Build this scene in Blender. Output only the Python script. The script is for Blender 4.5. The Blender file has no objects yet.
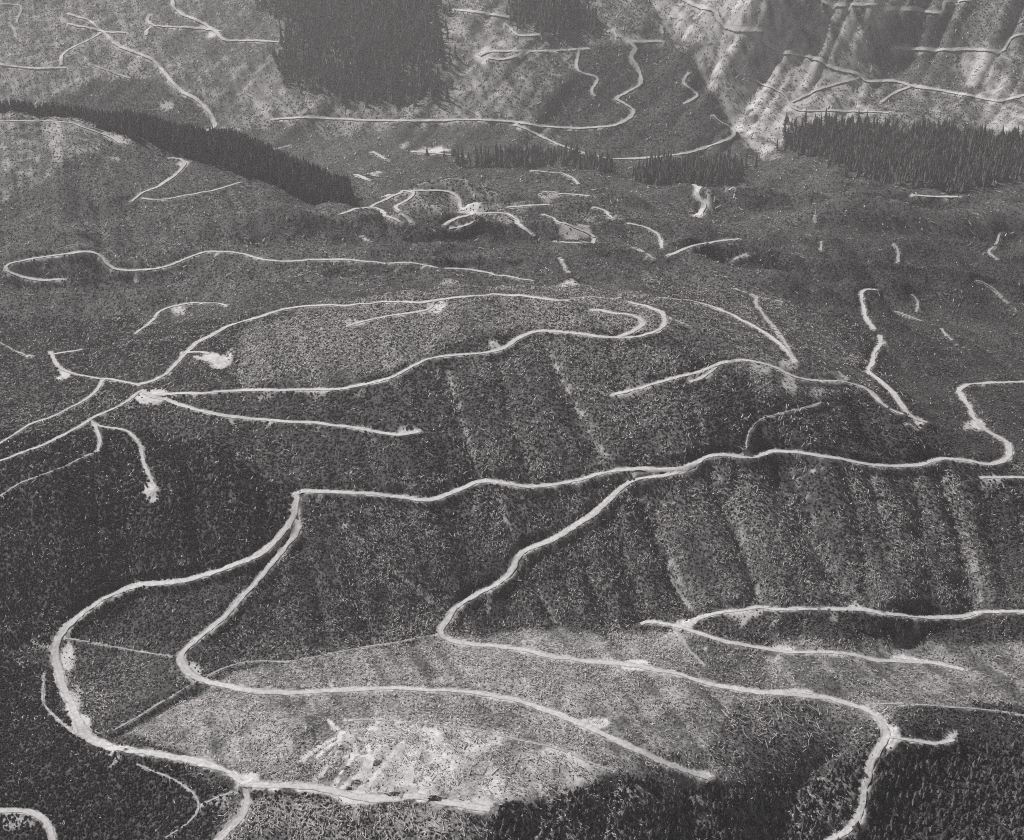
# Aerial view over logged hills with logging roads (monochrome photograph)
import bpy, math, random
import numpy as np

random.seed(7)
RNG = np.random.default_rng(11)
R = math.radians
sc = bpy.context.scene
COL = sc.collection

# ------------------------------------------------------------------ camera
W, H, F = 1024, 840, 1450.0
CAMZ = 1000.0
PITCH = R(24.0)
cp, sp = math.cos(PITCH), math.sin(PITCH)
cam_d = bpy.data.cameras.new('camera')
cam_d.sensor_width = 36.0
cam_d.sensor_fit = 'HORIZONTAL'
cam_d.lens = F * 36.0 / W
cam_d.clip_start = 1.0
cam_d.clip_end = 30000.0
cam = bpy.data.objects.new('camera', cam_d)
COL.objects.link(cam)
cam.location = (0, 0, CAMZ)
cam.rotation_euler = (R(90) - PITCH, 0, 0)
sc.camera = cam


def ray(px, py):
    u = (np.asarray(px, float) - 512.0) / F
    v = (420.0 - np.asarray(py, float)) / F
    return u, cp + v * sp, -sp + v * cp        # dx, dy, dz


# ------------------------------------------------------------------ noise
def _hash(i, j, seed):
    h = (i.astype(np.int64) * 374761393 + j.astype(np.int64) * 668265263 + seed * 982451653) & 0xffffffff
    h = ((h ^ (h >> 13)) * 1274126177) & 0xffffffff
    h = (h ^ (h >> 16)) & 0xffffff
    return h / float(0xffffff) * 2 - 1


def vnoise(x, y, seed=0):
    xi = np.floor(x); yi = np.floor(y)
    fx = x - xi; fy = y - yi
    fx = fx * fx * (3 - 2 * fx); fy = fy * fy * (3 - 2 * fy)
    a = _hash(xi, yi, seed); b = _hash(xi + 1, yi, seed)
    c = _hash(xi, yi + 1, seed); d = _hash(xi + 1, yi + 1, seed)
    return (a * (1 - fx) + b * fx) * (1 - fy) + (c * (1 - fx) + d * fx) * fy


def fbm(x, y, seed=0, octv=3):
    s = 0; a = 1.0
    for k in range(octv):
        s = s + a * vnoise(x * 2 ** k + 17.3 * k, y * 2 ** k - 9.1 * k, seed + k)
        a *= 0.5
    return s


# ------------------------------------------------------------------ terrain grid (fan shaped, finer near the viewpoint)
U0, U1, NU = -0.64, 0.64, 985
L0, L1, NL = math.log(420.0), math.log(7200.0), 1290
us = np.linspace(U0, U1, NU); ls = np.linspace(L0, L1, NL)
DU = us[1] - us[0]; DL = ls[1] - ls[0]
UU, LL = np.meshgrid(us, ls)
YY = np.exp(LL); XX = UU * YY


def sample(A, x, y):
    fi = np.clip((x / y - U0) / DU, 0, NU - 1.001)
    fj = np.clip((np.log(np.maximum(y, 1.0)) - L0) / DL, 0, NL - 1.001)
    i = fi.astype(int); j = fj.astype(int)
    a = fi - i; b = fj - j
    return (A[j, i] * (1 - a) + A[j, i + 1] * a) * (1 - b) + (A[j + 1, i] * (1 - a) + A[j + 1, i + 1] * a) * b


# drop below the viewpoint (m) of the ground seen in each direction, column by column
COLS = {
 -140: [(840,745),(740,728),(660,722),(560,690),(470,660),(400,632),(340,640),(270,660),(200,640),(122,561),(104,800),(60,720),(0,620)],
 20:  [(840,755),(740,738),(650,732),(580,700),(480,652),(400,630),(340,640),(270,658),(200,640),(160,600),(120,560),(104,800),(60,715),(0,610)],
 130: [(840,752),(745,728),(660,726),(640,722),(570,690),(480,648),(390,622),(340,628),(270,655),(215,650),(170,615),(138,585),(116,810),(80,755),(40,680),(0,605)],
 250: [(840,728),(780,716),(720,716),(680,718),(655,722),(570,684),(490,648),(420,622),(390,612),(340,602),(310,598),(265,650),(215,655),(178,628),(166,622),(148,840),(110,790),(60,700),(0,590)],
 345: [(840,722),(797,714),(720,714),(660,720),(640,718),(570,684),(490,648),(430,618),(385,597),(340,582),(305,575),(265,650),(232,655),(216,655),(203,700),(185,800),(150,835),(105,775),(60,690),(0,575)],
 430: [(840,722),(803,714),(720,712),(660,719),(632,722),(560,685),(497,652),(440,617),(375,585),(335,567),(303,560),(270,640),(240,652),(226,652),(219,722),(192,695),(180,805),(150,835),(118,785),(60,680),(0,570)],
 512: [(840,726),(806,712),(730,710),(655,716),(625,722),(560,686),(482,642),(420,607),(350,572),(325,562),(298,555),(270,640),(245,655),(228,655),(205,700),(180,790),(155,835),(122,785),(60,672),(0,562)],
 640: [(840,739),(800,725),(772,715),(730,714),(665,717),(628,724),(560,685),(475,634),(395,588),(340,560),(312,552),(290,598),(260,660),(230,685),(200,740),(170,835),(158,842),(120,788),(60,690),(0,565)],
 770: [(840,766),(790,744),(755,730),(690,716),(650,722),(608,702),(530,664),(453,624),(385,582),(362,574),(330,600),(295,632),(250,700),(205,755),(155,845),(100,760),(50,660),(0,545)],
 900: [(840,772),(790,748),(738,722),(708,718),(640,726),(613,705),(540,678),(465,641),(420,622),(380,645),(300,690),(250,728),(195,772),(125,790),(60,690),(0,552)],
 1020:[(840,752),(780,742),(735,735),(690,722),(640,727),(612,712),(540,690),(478,662),(440,662),(382,678),(300,718),(250,745),(190,775),(125,775),(60,682),(0,560)],
 1170:[(840,748),(735,738),(640,728),(540,695),(440,670),(382,690),(300,722),(250,748),(190,775),(125,775),(60,685),(0,570)],
}
cu, cl, cz = [], [], []


def addc(u, y, d):
    cu.append(u); cl.append(math.log(y)); cz.append(CAMZ - d)


for px, lst in COLS.items():
    lastY = 0
    for py, d in lst:
        dx, dy, dz = ray(px, py)
        t = d / -dz
        Y = dy * t
        if Y <= lastY + 5:
            print('NONMONO', px, py, d, round(Y), round(lastY))
        lastY = Y
        addc(dx / dy, Y, d)
# hidden valley behind the wooded ridge, ground outside the frame
for u, y, d in [(-.40,3150,800),(-.33,3150,830),(-.25,3050,850),(-.17,2900,850),(-.11,2800,830)]:
    addc(u, y, d)
for u in np.linspace(-.64, .64, 9):
    addc(u, 4900, 330 + 40 * math.sin(u * 9)); addc(u, 5600, 230); addc(u, 7200, 200)
    addc(u, 640, 800); addc(u, 420, 830)
for y, d in [(800,745),(1100,720),(1400,640),(1700,640),(2300,650),(2700,600),(3300,800),(4000,640)]:
    addc(-.64, y, d); addc(.64, y, d + 30)
for px, py, d, sh in [(-140,122,561,-.010),(20,120,560,-.010),(130,138,585,-.002),(250,166,622,.005),(305,190,640,.009)]:      # shelf of the back slope that carries the ridge wood
    dx, dy, dz = ray(px, py)
    Yc = dy * d / -dz
    addc(dx / dy, Yc * 1.10, Yc * 1.10 * (d / Yc - sh))
CUa = np.array(cu); CLa = np.array(cl); CZa = np.array(cz)
SU, SL = 1.0, 0.9


def kern(r):
    return r


def solve_rbf(CZa):
    n = len(CUa)
    r = np.hypot((CUa[:, None] - CUa[None]) * SU, (CLa[:, None] - CLa[None]) * SL)
    A = np.zeros((n + 3, n + 3))
    A[:n, :n] = kern(r) - np.eye(n) * 0.0006
    A[:n, n] = 1; A[:n, n + 1] = CUa; A[:n, n + 2] = CLa
    A[n:, :n] = A[:n, n:].T
    return np.linalg.solve(A, np.concatenate([CZa, [0, 0, 0]]))


def blur(A, n, axis):
    k = np.ones(n) / n
    pad = n // 2
    P = np.pad(A, [(pad, pad) if a == axis else (0, 0) for a in (0, 1)], mode='edge')
    C = np.cumsum(P, axis=axis)
    C = np.insert(C, 0, 0, axis=axis)
    if axis == 0:
        return (C[n:] - C[:-n]) / n
    return (C[:, n:] - C[:, :-n]) / n


def surface(target):
    wts = solve_rbf(target)
    Z = np.zeros_like(UU)
    for j in range(0, NL, 60):
        uu = UU[j:j + 60].ravel(); ll = LL[j:j + 60].ravel()
        r = np.hypot((uu[:, None] - CUa[None]) * SU, (ll[:, None] - CLa[None]) * SL)
        Z[j:j + 60] = (kern(r) @ wts[:-3] + wts[-3] + wts[-2] * uu + wts[-1] * ll).reshape(-1, NU)
    for _ in range(2):
        Z = blur(blur(Z, 7, 0), 17, 1)
    return Z


ZZ = surface(CZa)
_y = np.exp(CLa)
CT = CZa.copy()
for _ in range(2):                      # let the smoothed ground still pass through the measured points
    CT = CT + 0.9 * (CZa - sample(ZZ, CUa * _y, _y))
    ZZ = surface(CT)


def cast(px, py, tmin=600.0, Zf=None):
    Zf = ZZ if Zf is None else Zf
    """Where the lines of sight of picture points meet the ground: x, y (first hit)."""
    px = np.atleast_1d(np.asarray(px, float)); py = np.atleast_1d(np.asarray(py, float))
    dx, dy, dz = ray(px, py)
    ts = np.exp(np.linspace(math.log(tmin), math.log(7000.0), 1100))
    P = CAMZ + dz[:, None] * ts - sample(Zf, dx[:, None] * ts, dy[:, None] * ts)
    below = P < 0
    k = np.where(below.any(1), below.argmax(1), len(ts) - 1)
    k = np.maximum(k, 1)
    a = P[np.arange(len(px)), k - 1]; b = P[np.arange(len(px)), k]
    f = np.clip(a / np.where(a - b == 0, 1, a - b), 0, 1)
    t = ts[k - 1] + (ts[k] - ts[k - 1]) * f
    return dx * t, dy * t


ZSMOOTH = ZZ.copy()


def dense(pts, step=2.0):
    """Smooth picture polyline."""
    P = np.array(pts, float)
    if len(P) > 2:
        out = []
        Q = np.vstack([2 * P[0] - P[1], P, 2 * P[-1] - P[-2]])
        for k in range(1, len(Q) - 2):
            n = max(2, int(np.hypot(*(Q[k + 1] - Q[k])) / step))
            t = np.linspace(0, 1, n, endpoint=False)[:, None]
            p0, p1, p2, p3 = Q[k - 1], Q[k], Q[k + 1], Q[k + 2]
            c = 0.5 * ((2 * p1) + (-p0 + p2) * t + (2 * p0 - 5 * p1 + 4 * p2 - p3) * t ** 2 + (-p0 + 3 * p1 - 3 * p2 + p3) * t ** 3)
            out.append(0.6 * c + 0.4 * (p1 + (p2 - p1) * t))
        out.append(P[-1:])
        return np.vstack(out)
    n = max(2, int(np.hypot(*(P[1] - P[0])) / step))
    return P[0] + (P[1] - P[0]) * np.linspace(0, 1, n + 1)[:, None]


def smooth1(v, n):
    if len(v) < 4:
        return v
    n = min(n, len(v) // 2 * 2 - 1)
    k = np.ones(n) / n
    return np.convolve(np.pad(v, n // 2, mode='edge'), k, mode='valid')


def resample(x, y, step):
    s = np.concatenate([[0], np.cumsum(np.hypot(np.diff(x), np.diff(y)))])
    n = max(2, int(s[-1] / step) + 1)
    q = np.linspace(0, s[-1], n)
    return np.interp(q, s, x), np.interp(q, s, y)


def ground_lines(pts, step=3.0):
    """Picture polyline -> list of ground polylines, broken where a rise hides the ground between."""
    P = dense(pts)
    x, y = cast(P[:, 0], P[:, 1])
    jump = np.abs(np.diff(np.log(y))) > 0.08
    out = []
    a = 0
    for k in list(np.where(jump)[0] + 1) + [len(x)]:
        if k - a >= 3:
            xs, ys = resample(x[a:k], y[a:k], step)
            n = 7
            if len(xs) > n + 2:
                e = (xs[0], ys[0], xs[-1], ys[-1])
                xs = smooth1(xs, n); ys = smooth1(ys, n)
                xs[0], ys[0], xs[-1], ys[-1] = e
            out.append((xs, ys))
        a = k
    return out


def near_fields(x, y, rad, want_z=None, taper=None):
    """Grid window pieces around a ground polyline: yields (slice, distance, value)."""
    for k in range(len(x)):
        Yk = y[k]; r = rad if np.isscalar(rad) else rad[k]
        j0 = int((math.log(max(Yk - r, 421)) - L0) / DL); j1 = int((math.log(Yk + r) - L0) / DL) + 2
        i0 = int((x[k] / Yk - r / Yk * 1.2 - U0) / DU); i1 = int((x[k] / Yk + r / Yk * 1.2 - U0) / DU) + 2
        j0 = max(j0, 0); i0 = max(i0, 0); j1 = min(j1, NL); i1 = min(i1, NU)
        if j0 >= j1 or i0 >= i1:
            continue
        s = (slice(j0, j1), slice(i0, i1))
        yield s, np.hypot(XX[s] - x[k], YY[s] - Yk), k


def dist_field(lines, rad, vals=None):
    D = np.full(ZZ.shape, 1e6)
    V = np.zeros(ZZ.shape) if vals is not None else None
    for n, (x, y) in enumerate(lines):
        for s, d, k in near_fields(x, y, rad):
            m = d < D[s]
            D[s] = np.where(m, d, D[s])
            if V is not None:
                V[s] = np.where(m, vals[n][k], V[s])
    return D, V


# ------------------------------------------------------------------ gullies (picture polyline, depth, width)
GUL = [
 ([(448,372),(462,420),(480,478)],5,12), ([(545,345),(568,390),(600,450)],6,15), ([(497,492),(515,550)],4,10),
 ([(640,490),(660,545),(690,610)],7,14), ([(704,470),(728,510),(750,560),(760,598)],12,17), ([(775,464),(800,510),(830,565),(850,590)],9,15),
 ([(870,478),(890,550)],4,12), ([(940,472),(962,540),(975,598)],8,16), ([(530,575),(555,622)],4,10), ([(585,565),(612,618)],4,10),
 ([(355,520),(400,570),(445,612)],3,10), ([(195,686),(150,706),(95,740)],8,12), ([(690,385),(700,440)],4,12), ([(110,660),(60,700)],3,12),
 ([(840,740),(800,775),(775,830)],16,26), ([(545,806),(530,838)],6,12), ([(612,785),(600,838)],7,12), ([(685,788),(692,838)],7,12),
 ([(745,28),(705,72),(690,95)],16,30), ([(805,18),(770,62),(735,112)],18,34), ([(862,22),(828,68),(800,98)],7,22), ([(830,10),(800,60)],7,20), ([(700,10),(675,40)],8,20), ([(930,100),(940,125)],5,18),
 ([(765,158),(728,110),(692,52),(652,2)],26,36), ([(535,42),(500,82),(470,112)],14,28), ([(490,20),(455,70)],12,26),
 ([(272,52),(228,104),(214,120)],14,24), ([(195,38),(165,64)],12,24), ([(110,60),(70,52),(40,40)],8,30), ([(960,55),(975,90)],8,24),
 ([(60,450),(110,465),(160,440)],3,14), ([(280,180),(330,205)],8,18), ([(620,262),(560,268),(520,276)],9,26), ([(900,455),(860,440)],4,14),
 ([(300,100),(320,60),(340,20)],8,40), ([(400,95),(395,40)],8,40), ([(555,100),(560,70)],6,24), ([(590,180),(640,200),(700,230)],8,40),
 ([(735,480),(728,510)],4,9), ([(800,472),(806,500),(812,515)],4,9), ([(915,470),(922,520),(930,590)],4,14), ([(985,490),(1000,560),(1010,600)],4,14), ([(610,505),(628,560),(645,615)],5,11),
 ([(660,500),(656,530)],3,8), ([(845,470),(862,540),(868,600)],4,10), ([(400,500),(425,560),(455,600)],4,10), ([(330,500),(352,560),(372,640)],4,11), ([(300,545),(318,590),(325,640)],4,10),
 ([(500,360),(512,420),(530,475)],4,11), ([(610,350),(640,420),(665,462)],5,12), ([(370,395),(395,450),(402,490)],4,11), ([(750,385),(765,440)],4,10), ([(310,400),(330,450),(340,485)],3,10),
 ([(250,430),(262,480),(270,520)],4,12), ([(180,440),(200,500),(210,550)],4,12), ([(90,490),(120,540),(135,580)],4,14), ([(850,400),(870,440),(880,460)],4,10),
]
for pts, dep, wid in GUL:
    for gl in ground_lines(pts, 6.0):
        D, _ = dist_field([gl], wid * 3.2)
        m = D < wid * 3.2
        ZZ[m] -= (1.55 if wid < 21 else .8) * dep * np.exp(-np.sqrt(D[m] ** 2 + 4) / wid * 1.3)

# rounded knolls and swells: (picture point, height, radius across, radius along)
for px, py, hh_, ra, rb in [(428,206,16,95,70),(487,222,12,80,45),(575,232,14,90,50),(600,262,14,120,60),(215,245,14,170,60),(60,262,12,120,60),(60,190,16,150,120),
                            (850,262,14,160,60),(960,300,12,140,60),(800,215,16,170,80),(690,262,10,110,50),(180,205,12,120,70),(900,225,12,160,60),(545,182,14,130,70),(330,245,12,110,50),(640,205,14,110,60)]:
    bx, by = cast([px], [py])
    ZZ += 1.5 * hh_ * np.exp(-((XX - bx[0]) / ra) ** 2 - ((YY - by[0]) / rb) ** 2)

# rolling relief, spurs running down the slopes, small bumps
farw = np.clip((YY - 2700) / 700, 0, 1)
valw = np.clip((YY - 1650) / 250, 0, 1) * (1 - farw)
valw = valw * (1 - .85 * np.clip((-.06 - UU) / .05, 0, 1) * np.clip((YY - 2230) / 150, 0, 1))
ZZ += 5.0 * fbm(XX / 170, YY / 170, 3, 2) * (0.5 + 1.6 * farw) + valw * (58 * (.45 - np.abs(fbm(XX / 520 + 3 + .3 * vnoise(XX / 200, YY / 200, 15), YY / 190, 13, 2))) + 9 * fbm(XX / 90, YY / 70, 14, 2))
sk = XX + 0.28 * YY
sf = XX - 0.55 * YY
ZZ += (1 - farw) * (8.0 * (np.abs(fbm(sk / 80, YY / 420, 9, 2)) - 0.4) + 1.6 * np.abs(fbm(sk / 22, YY / 160, 19, 2))) * np.clip((YY - 1080) / 120, 0, 1)
ZZ += farw * (13.0 * (np.abs(fbm(sf / 115, YY / 800, 24, 3)) - 0.4) + 11.0 * (np.abs(fbm(sf / 62, YY / 500, 23, 2)) - .4) * np.clip((XX / YY - .08) / .05, .25, 1))
ZZ += 1.5 * fbm(XX / 38, YY / 38, 5, 2) + 0.8 * fbm(XX / 11, YY / 11, 6, 2)

# ------------------------------------------------------------------ roads: (name, label, width m, [picture polylines])
RD = [
 ('logging_road', 'wide pale gravel road looping round the dark spur down to the bottom junction', 6.6, [
   [(297,492),(296,509),(290,526),(273,543),(263,553),(230,567),(202,577),(180,581),(150,584),(130,587),(116,592),(100,601),(82,614),(70,624),(62,634),(55,649),(56,662),(63,686),(73,708),(84,731),(97,745),(130,750),(161,755),(191,760),(219,768),(236,777),(246,788)]]),
 ('logging_road', 'pale road leaving the bottom junction towards the lower picture edge', 6.2, [[(246,788),(247,806),(236,823),(219,839),(206,856)]]),
 ('logging_road', 'broad pale landing road along the bluff edge below the bright scarred slope', 7.5, [[(244,785),(267,785),(290,787),(318,788),(342,793),(360,799),(388,798),(415,796),(442,802),(470,807),(490,809)]]),
 ('logging_road', 'pale road dropping across the dark spur then along the bench to a turnaround', 5.4, [
   [(296,518),(298,532),(284,550),(263,573),(244,594),(227,616),(205,633),(186,649),(179,657),(183,666),(191,676),(205,682),(226,686),(253,690),(284,693),(314,692),(342,690),(374,689),(408,689),(443,690),(463,691),(494,696),(521,702),(545,710),(569,719),(586,726),(603,734),(630,746),(654,757),(675,767),(694,773),(708,779)]]),
 ('logging_road', 'long pale road following the crest of the steep gullied slope to the far hairpin', 5.6, [
   [(297,492),(310,491),(340,492),(374,494),(408,498),(432,500),(449,495),(470,484),(487,480),(504,482),(521,487),(545,486),(572,482),(600,474),(620,469),(648,469),(675,469),(692,467),(700,460),(705,455),(718,453),(735,456),(756,458),(765,452),(776,450),(797,452),(824,456),(845,460),(872,465),(900,467),(917,466),(934,460),(947,458),(971,462),(995,464),(1007,459),(1011,451),(1005,441),(988,432),(975,420),(971,410),(964,400),(958,391),(964,386),(988,383),(1023,382),(1110,380)]]),
 ('logging_road', 'pale road descending the gullied slope and crossing the bench to the fork by the bluff', 5.6, [
   [(692,467),(668,475),(641,477),(627,481),(613,495),(603,507),(579,523),(552,540),(526,549),(517,557),(514,570),(507,579),(484,591),(460,604),(449,616),(444,626),(438,634),(449,640),(477,645),(504,647),(531,652),(559,657),(593,662),(624,664),(648,668),(676,674),(694,679),(718,686),(749,691),(780,692),(804,695),(835,700),(859,707),(876,715),(885,726),(888,735),(879,746),(871,761),(866,779),(863,799),(860,816),(848,830),(833,839),(815,852)]]),
 ('logging_road', 'short curved spur from the bluff fork to a small pale pad', 3.2, [[(890,737),(900,738),(913,739),(923,744),(937,745),(947,742),(953,739)]]),
 ('logging_road', 'pale road along the foot of the gullied slope above the bench', 4.6, [
   [(692,624),(700,618),(718,612),(742,609),(776,609),(824,609),(858,609),(886,614),(927,618),(958,617),(982,614),(1002,611),(1023,612),(1120,615)]]),
 ('logging_road', 'pale road with two swollen pads running out across the lighter bench', 4.2, [
   [(641,626),(650,621),(668,624),(691,630),(712,638),(742,644),(770,650),(790,653),(821,651),(852,654),(879,661),(910,662),(934,663),(964,669)]]),
 ('cat_track', 'thin pale track heading off the bench towards the picture edge', 2.0, [[(869,705),(906,703),(934,706),(975,709),(1002,711),(1023,716),(1060,724)]]),
 ('logging_road', 'pale road climbing over the middle hill and curling into the hairpin near its crest', 5.0, [
   [(157,395),(198,393),(239,391),(273,390),(314,390),(349,388),(371,383),(391,379),(408,369),(427,359),(453,355),(484,353),(504,349),(518,338),(531,332),(552,331),(579,334),(613,338),(634,338),(654,333),(664,326),(665,318),(660,311),(648,307),(630,303)],
   [(617,338),(630,333),(644,325),(642,318),(624,314),(593,310)]]),
 ('logging_road', 'short pale spur from the saddle junction ending on the dark slope', 4.6, [
   [(140,390),(150,397),(161,399),(181,405),(198,410),(232,417),(273,421),(314,423),(349,427),(370,430),(388,435),(401,435),(416,431)]]),
 ('logging_road', 'pale road from the saddle junction curving up round the crown of the hill', 5.0, [
   [(137,385),(150,382),(164,376),(174,366),(185,353),(202,340),(222,330),(253,318),(287,309),(321,305),(349,306),(374,303),(408,302),(432,302),(456,297),(494,295),(531,297),(566,301)]]),
 ('logging_road', 'faint spur track just below the crown of the middle hill', 3.6, [[(434,303),(429,310),(401,314),(374,319),(360,323),(348,326)]]),
 ('logging_road', 'short spur road into the square pale clearing', 4.6, [[(184,353),(196,352),(210,353)],[(196,357),(208,361)]]),
 ('logging_road', 'thin road along the saddle with a pale forked landing', 3.4, [[(140,386),(126,382),(103,379),(86,377),(75,374),(64,371),(58,366),(54,358),(50,352)],[(54,354),(66,352),(82,350)]]),
 ('logging_road', 'thin road slanting down the shaded slope west of the saddle', 3.0, [[(103,380),(97,390),(85,400),(65,411),(48,418),(34,422),(21,430),(0,443),(-30,458)]]),
 ('logging_road', 'dark sided road slanting down from the saddle junction', 3.4, [[(140,391),(126,402),(92,419),(62,436),(34,448),(0,461),(-30,470)]]),
 ('logging_road', 'winding spur dropping to the small pale clearing on the dark slope', 2.8, [[(92,421),(99,427),(114,428),(126,430),(140,443),(143,461),(150,477),(156,489)],[(92,421),(97,430),(100,441),(98,451)]]),
 ('cat_track', 'faint track crossing the dark slope below the winding spur', 2.2, [[(98,451),(85,457),(51,472),(31,478),(14,486),(0,497),(-20,510)]]),
 ('logging_road', 'short pale spur on the shoulder above the saddle', 3.4, [[(135,334),(150,323),(160,312),(167,308),(185,304),(205,303),(226,305)]]),
 ('cat_track', 'thin pale track entering the shoulder from the picture edge', 2.6, [[(-15,338),(0,343),(17,352),(32,357)]]),
 ('logging_road', 'pale road looping round the round hill beyond the saddle', 5.0, [
   [(62,279),(48,281),(31,280),(12,274),(4,269),(10,263),(31,259),(55,256),(82,252),(92,250),(101,255),(106,265),(118,271),(144,270),(164,268),(181,261),(198,254),(215,251),(236,253),(260,259),(284,262),(308,260),(349,260)]]),
 ('logging_road', 'thin broken road along the hollow behind the middle hill', 3.6, [[(349,260),(381,263),(415,263),(436,268),(473,270),(500,275),(531,281)]]),
 ('logging_road', 'zigzag pale spur below the wooded ridge', 5.0, [[(169,158),(180,159),(185,164),(178,173),(161,185),(140,194),(132,203)]]),
 ('logging_road', 'thin pale road contouring under the wooded ridge', 4.0, [[(142,199),(160,200),(174,199),(181,196),(212,191),(239,183)]]),
 ('logging_road', 'pale road on the ridge top at the edge of the dark trees', 4.0, [[(-20,123),(0,121.5),(27,121),(55,121.5),(75,124),(96,132.5),(113,138.5),(120,144)]]),
 ('logging_road', 'pale road looping over the first bare knoll', 5.4, [[(340,215),(354,209),(374,208),(388,214),(400,224)],[(371,207),(391,197),(403,192),(412,191),(414,195),(405,202),(395,207),(403,215),(412,224)],[(412,191),(430,190.5),(449,191.5),(458,198),(461,206),(463,214)]]),
 ('logging_road', 'pale road looping over the second bare knoll', 5.4, [[(444,227),(453,219),(470,215),(487,213),(511,215),(525,229),(532,237)],[(449,228),(462,228),(470,224),(474,219)]]),
 ('logging_road', 'thin pale loop beyond the second knoll', 4.6, [[(543,214),(566,224),(586,233),(595,237),(593,242),(576,243),(555,241)]]),
 ('logging_road', 'straight thin road on the lit flank beyond the knolls', 4.4, [[(507,208),(525,206),(547,205)],[(559,194),(575,195),(589,196)]]),
 ('logging_road', 'thin pale road on the low rise before the far mountain', 4.6, [[(531,171),(559,173),(572,178),(579,185)]]),
 ('logging_road', 'thin road dropping to the stream fork in the middle valley', 4.6, [[(593,207),(603,210),(613,219)],[(627,223),(644,227),(658,234),(661,241),(662,249)],[(668,256),(682,250),(691,246),(712,242),(739,239)]]),
 ('cat_track', 'short pale scratch on the dark rise behind the crest', 4.0, [[(634,248),(642,250),(654,260)],[(560,258),(568,272)],[(360,236),(372,243)]]),
 ('logging_road', 'long pale road running along the foot of the far mountain', 8.0, [
   [(270,120),(308,118),(349,120),(374,121),(429,121),(477,120),(511,122),(545,127),(579,129),(613,126),(630,118),(634,111),(624,104),(615,99),(630,91),(641,84),(639,70),(630,58),(636,50),(629,43)]]),
 ('logging_road', 'long pale road rounding the dark hill at the foot of the far mountain', 8.0, [[(514,125),(531,132),(559,145),(586,154),(607,159),(634,159),(661,157),(689,153),(708,147),(730,139),(735,133),(729,127),(718,121),(713,115)]]),
 ('logging_road', 'forked road below the bright far slope', 7.0, [[(480,57),(490,52),(528,52),(562,51),(589,49)],[(487,59),(504,60),(525,54)]]),
 ('logging_road', 'winding thin road descending the far dark hill', 6.0, [[(579,51),(576,65),(579,73),(596,77),(597,82),(591,91),(595,98)]]),
 ('logging_road', 'pale stepped road crossing the bright ribs of the far mountain', 10.0, [
   [(674,-6),(694,6),(715,12),(718,20),(730,29),(766,31),(766,38),(763,43),(780,53),(800,55),(818,60),(831,68),(859,75),(865,82),(893,81),(906,85),(934,90),(975,97),(999,102),(1023,96),(1060,90)]]),
 ('logging_road', 'thin branch road under the stepped far road', 6.5, [[(910,87),(893,94),(881,103)],[(747,79),(763,85),(783,94),(790,106),(799,111),(828,111),(860,112),(889,113)],[(859,78),(818,90),(792,103)]]),
 ('logging_road', 'level pale road high on the far mountain above the striped slope', 7.0, [[(893,49),(934,51),(965,50),(1002,52),(1007,43),(1016,36),(1040,34)]]),
 ('logging_road', 'topmost thin road of the far mountain', 7.0, [[(815,-2),(831,6),(860,5),(886,5)],[(879,10),(910,10),(941,14),(944,9),(944,3),(971,1)]]),
 ('logging_road', 'bright bent road beside the square far wood', 8.0, [[(174,-6),(173,7),(181,14),(202,23),(215,32),(226,41),(253,41),(284,43)],[(219,32),(202,29),(178,28),(154,26),(147,21),(150,15)],[(152,27),(147,31),(146,36)]]),
 ('logging_road', 'long straight pale road slanting down the far slope', 7.5, [[(68,14),(89,21),(103,32),(126,33)],[(68,24),(90,29),(103,32),(116,45),(140,55),(154,62),(171,82),(183,93),(195,99),(208,111),(215,123),(213,129),(202,132),(188,132)]]),
 ('logging_road', 'curved pale branch road on the far slope', 6.5, [[(103,32),(92,39),(72,48),(62,56),(61,66)],[(-12,64),(0,65),(21,68),(41,69),(66,68)]]),
 ('cat_track', 'faint crooked track near the top of the far slope', 6.0, [[(-10,4),(15,5),(21,7),(21,12),(17,21)],[(9,23),(15,31),(17,37)]]),
 ('cat_track', 'faint ragged track below the far slope road', 5.0, [[(85,58),(91,65),(110,72),(130,79)],[(246,94),(256,101),(263,111),(270,120)],[(290,146),(273,150)]]),
 ('logging_road', 'broken pale road along the top of the bright far slope', 8.0, [[(453,10),(487,14),(511,18)],[(504,24),(512,30),(518,36),(545,35),(576,33)]]),
 ('logging_road', 'crooked thin road at the head of the far ravine', 6.5, [[(613,30),(617,38)],[(627,42),(661,42)],[(661,26),(663,34)],[(689,73),(683,84),(698,96),(684,104)]]),
 ('logging_road', 'thin pale road down the shaded valley side to a bright end', 4.6, [
   [(876,291),(866,289),(861,292),(863,305),(866,318),(874,330)],[(880,335),(881,343),(875,352),(872,364),(868,371),(879,380),(893,393),(903,407),(910,416),(927,424)]]),
 ('logging_road', 'pale road following the shoulder down to the bright road end', 4.4, [[(903,416),(886,407),(869,391),(855,385),(838,381),(811,381),(790,376),(773,366),(755,361),(735,360)]]),
 ('logging_road', 'faint double track climbing across the light shoulder of the hill', 4.2, [[(660,297),(674,299),(694,302),(718,309),(742,320),(763,332),(783,347),(795,361)]]),
 ('cat_track', 'pale steep track falling from the hill shoulder', 4.2, [[(735,289),(756,296),(756,304),(770,323),(783,340),(793,359)],[(756,296),(780,302)]]),
 ('cat_track', 'short pale scrape behind the hairpin on the crest', 3.6, [[(662,316),(678,321),(689,327)],[(567,300),(590,297),(620,299)]]),
 ('logging_road', 'short pale ledge road on the brow above the gullied slope', 4.6, [[(613,395),(631,391),(648,386),(668,379),(689,374),(698,373),(718,364),(728,361)],[(689,383),(708,374),(716,366)]]),
 ('cat_track', 'thin faint track curling down the brow to the crest road', 2.0, [[(746,451),(747,434),(758,420),(783,412),(803,408),(821,403)]]),
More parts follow.
